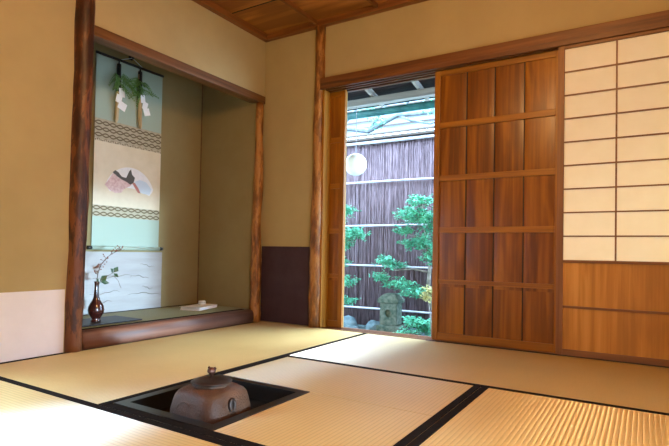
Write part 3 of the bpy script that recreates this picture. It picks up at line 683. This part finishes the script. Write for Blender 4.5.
for i in range(nseg): gu.b.faces.new([vv[0][i], vv[0][i + 1], vv[1][i + 1], vv[1][i]]).smooth = True
tag(gu.build('rain_gutter', M['gutter'], solid=.003), 'green copper rain gutter along the eave edge', 'gutter')

# hanging ball
bl = thing('hanging_globe', 'white round globe hanging on a cord outside the doorway', 'globe', (.333, .835, 1.285))
m_, nt, b = newmat('white glass globe'); b.inputs['Base Color'].default_value = (.86, .93, .95, 1); b.inputs['Roughness'].default_value = .2; b.inputs['Subsurface Weight'].default_value = 0
MB().lathe([(.096 * math.sin(t), .096 * -math.cos(t)) for t in [.03 + (PI - .06) * i / 20 for i in range(21)]], 32).build('globe_shell', m_, bl)
MB().tube([(0, 0, .088), (0, 0, .50)], .0028, 6).build('globe_cord', M['bamboo'], bl)

# stone lantern
ln = thing('stone_lantern', 'small squat stone lantern with a hipped roof in the garden', 'lantern', (.333, 1.6, GZ + .068), .08)
MB().box(-.115, .115, -.11, .11, -.06, .030, .012).build('lantern_base', M['stone'], ln)
lb = MB(); s_ = .084
lb.box(-s_, s_, -s_ + .02, s_, .035, .245, .006)
# front wall with round hole: ring of quads
n = 32; fr_ = []; bk = []; y0 = -s_ + .0185
def sqp(t):
    c, s = math.cos(t), math.sin(t); q = max(abs(c), abs(s)); return c / q, s / q
for i in range(n):
    t = 2 * PI * i / n; a, c = sqp(t)
    fr_.append((lb.b.verts.new((a * s_, y0 - .02, .14 + c * .105)), lb.b.verts.new((.038 * math.cos(t), y0 - .02, .150 + .038 * math.sin(t))), lb.b.verts.new((.038 * math.cos(t), y0, .150 + .038 * math.sin(t))), lb.b.verts.new((a * s_, y0, .14 + c * .105))))
for i in range(n):
    p, q = fr_[i], fr_[(i + 1) % n]
    for u in range(3): lb.b.faces.new([p[u], q[u], q[u + 1], p[u + 1]])
lb.build('fire_box', M['stone'], ln)
rr = MB(); zz = [(.098, .245), (.108, .255), (.106, .283), (.078, .318), (.044, .340), (.0, .352)]
rings = []
for r_, z in zz[:-1]: rings.append([rr.b.verts.new((sx_ * r_, sy_ * r_ * .9, z)) for sx_, sy_ in ((-1, -1), (0, -1), (1, -1), (1, 0), (1, 1), (0, 1), (-1, 1), (-1, 0))])
for i in range(len(rings) - 1):
    for k2 in range(8): rr.b.faces.new([rings[i][k2], rings[i][(k2 + 1) % 8], rings[i + 1][(k2 + 1) % 8], rings[i + 1][k2]])
rr.b.faces.new(rings[0][::-1]); rr.b.faces.new(rings[-1])
rr.build('lantern_roof', M['stone'], ln)

# rocks
def rock(x, y, sx_, sy_, sz_, seed, label):
    mb = MB(); bmesh.ops.create_icosphere(mb.b, subdivisions=3, radius=1)
    for v in mb.b.verts:
        k_ = 1 + .35 * noise.noise(v.co * 1.2 + Vector((seed, 0, 0))) + .10 * noise.noise(v.co * 4 + Vector((0, seed, 0)))
        v.co = Vector((v.co.x * sx_, v.co.y * sy_, v.co.z * sz_)) * k_
    for f in mb.b.faces: f.smooth = True
    o = mb.build('garden_rock', M['stone2']); o.location = (x, y, GZ + sz_ * .45); return tag(o, label, 'rock', 'stones around the garden lantern')
rock(-.06, 1.35, .15, .10, .075, 1, 'blue-grey rock left of the lantern, nearest the left door edge')
rock(.14, 1.12, .13, .09, .045, 2, 'flat grey rock in front and left of the lantern')
rock(-.28, 1.78, .14, .10, .08, 3, 'pale rock at the foot of the left shrub')
rock(.52, 1.05, .13, .09, .04, 4, 'broad dark rock right in front of the lantern')
rock(.60, 1.60, .12, .10, .06, 5, 'low rock right of the lantern under the tree')
rock(.10, 1.72, .10, .08, .07, 6, 'small rock behind and left of the lantern')

# leafy plants
def plant(name, base, clumps, trunk, label, cat, seed, leafmat='leaf_g', L_=.033, yclump=None):
    r = random.Random(seed); t = thing(name, label, cat, base); B = Vector(base)
    st = MB()
    for pts, rad in trunk: st.tube([Vector(p) - B for p in pts], rad, 7)
    lf = MB()
    for (x, y, z, rx, ry, rz, cnt) in clumps:
        c = Vector((x, y, z)) - B
        near = min((Vector(p) - B for pts, _ in trunk for p in pts), key=lambda p: (p - c).length)
        st.tube([near, (near + c) / 2 + Vector((0, 0, -.01)), c + Vector((0, 0, -rz * .3))], [.007, .005, .003], 5)
        for k_ in range(cnt // 6):
            q = Vector((r.gauss(0, .45), r.gauss(0, .45), r.gauss(0, .42)));
            if q.length > 1: q.normalize()
            p = c + Vector((q.x * rx, q.y * ry, q.z * rz)); dr = Vector((r.uniform(-1, 1), r.uniform(-1, .6), r.uniform(-.2, .6))).normalized()
            e = p + dr * .05; st.tube([p, e], .0012, 3)
            for u_ in range(9):
                d = Vector((r.uniform(-1, 1), r.uniform(-1, 1), r.uniform(-.35, .45))); lf.leaf(p.lerp(e, u_ / 8), d, Vector((r.uniform(-.4, .4), r.uniform(-.6, .2), 1)), L_ * r.uniform(.7, 1.25), L_ * .5)
    st.build('stem', M['bark'], t); lf.build('foliage', M[leafmat], t, recalc=False)
    return t
plant('garden_shrub', (-.26, 1.55, GZ), [(-.14, 1.5, .94, .11, .1, .06, 300), (-.08, 1.5, .70, .16, .12, .085, 600), (-.14, 1.5, .60, .10, .1, .05, 250), (-.17, 1.5, .42, .07, .1, .04, 160), (-.12, 1.5, .22, .10, .1, .06, 240), (-.12, 1.5, .03, .10, .1, .05, 200), (-.35, 1.55, .8, .15, .1, .2, 300), (-.35, 1.55, .4, .15, .1, .2, 300)],
      [([(-.26, 1.55, GZ), (-.27, 1.54, .1), (-.24, 1.53, .5), (-.22, 1.52, .95)], [.018, .015, .011, .006])], 'slim green shrub with layered leaves at the left of the doorway view', 'shrub', 21)
plant('garden_tree', (.84, 1.55, GZ), [(.66, 1.5, 1.02, .13, .12, .06, 350), (.60, 1.5, .88, .17, .14, .085, 800), (.78, 1.5, .82, .14, .12, .14, 600), (.50, 1.5, .74, .10, .1, .05, 250), (.66, 1.5, .62, .18, .14, .07, 700), (.80, 1.5, .5, .12, .12, .08, 400), (.30, 1.5, .44, .08, .1, .05, 220), (.42, 1.5, .40, .13, .1, .035, 260), (.26, 1.5, .29, .08, .08, .04, 180), (.46, 1.5, .22, .18, .12, .055, 500), (.62, 1.5, .16, .16, .12, .045, 380), (1.0, 1.6, .9, .2, .15, .2, 500), (1.0, 1.6, .3, .2, .15, .2, 300)],
      [([(.84, 1.55, GZ), (.80, 1.54, .0), (.74, 1.53, .15), (.76, 1.52, .4), (.72, 1.52, .65), (.68, 1.5, 1.0)], [.028, .024, .02, .017, .012, .007]), ([(.76, 1.52, .35), (.6, 1.5, .38), (.42, 1.5, .36)], [.012, .008, .005]), ([(.74, 1.53, .12), (.6, 1.5, .12), (.4, 1.5, .2)], [.012, .008, .005])], 'spreading green tree with tiered leafy branches at the right of the doorway view', 'tree', 33)
plant('low_bush', (.72, 1.35, GZ), [(.70, 1.32, -.09, .10, .10, .05, 300), (.80, 1.34, -.15, .13, .10, .08, 450), (.62, 1.32, -.20, .06, .08, .03, 100)],
      [([(.72, 1.35, GZ), (.71, 1.345, -.23), (.71, 1.34, -.19), (.72, 1.33, -.13)], [.014, .012, .010, .006])], 'low bright green bush at the foot of the tree', 'bush', 45)
plant('yellow_bush', (.92, 1.18, GZ), [(.885, 1.14, .17, .045, .03, .07, 200)], [([(.92, 1.18, GZ), (.91, 1.16, .0), (.89, 1.14, .14)], [.006, .005, .003])], 'small clump of yellowish leaves beside the tree and right door edge', 'bush', 46, 'leaf_y')
# bare branches and a few leaves above the fence
br = thing('bare_tree', 'pale bare branches stretching above the fence', 'tree', (-1.3, 2.45, GZ))
B = Vector((-1.3, 2.45, GZ)); st = MB(); lf = MB(); r = random.Random(5)
def tb(pts, rad): st.tube([Vector(p) - B for p in pts], rad, 7)
tb([(-1.3, 2.45, GZ), (-1.25, 2.45, 1.0), (-1.1, 2.4, 1.8), (-.7, 2.3, 2.05), (-.3, 2.25, 1.95), (.1, 2.2, 2.08), (.6, 2.2, 2.05), (1.1, 2.2, 2.2)], [.05, .045, .04, .034, .03, .026, .02, .012])
tb([(-.3, 2.25, 1.95), (-.05, 2.2, 2.22), (.1, 2.2, 2.45)], [.02, .014, .008]); tb([(.1, 2.2, 2.08), (.25, 2.2, 2.0), (.5, 2.15, 1.92), (.8, 2.1, 1.98)], [.016, .014, .01, .006]); tb([(.1, 2.2, 2.08), (.3, 2.2, 2.3), (.6, 2.2, 2.4)], [.014, .01, .006])
tb([(-.7, 2.3, 2.05), (-.5, 2.3, 2.25), (-.35, 2.3, 2.5)], [.02, .015, .008])
for c, cnt in (((-.22, 2.1, 2.17), 150), ((-.10, 2.1, 2.02), 90), ((.55, 2.1, 2.08), 120), ((.80, 2.1, 2.2), 160)):
    for i in range(cnt):
        p = Vector(c) - B + Vector((r.gauss(0, .07), r.gauss(0, .05), r.gauss(0, .05))); lf.leaf(p, (r.uniform(-1, 1), r.uniform(-1, 1), r.uniform(-.5, .5)), (0, -.3, 1), .035, .018)
M['bark_pale'] = noisy('pale bark', (.10, .12, .135), (.20, .22, .23), 20, .8)
st.build('branch', M['bark_pale'], br); lf.build('foliage', M['leaf_g'], br, recalc=False)
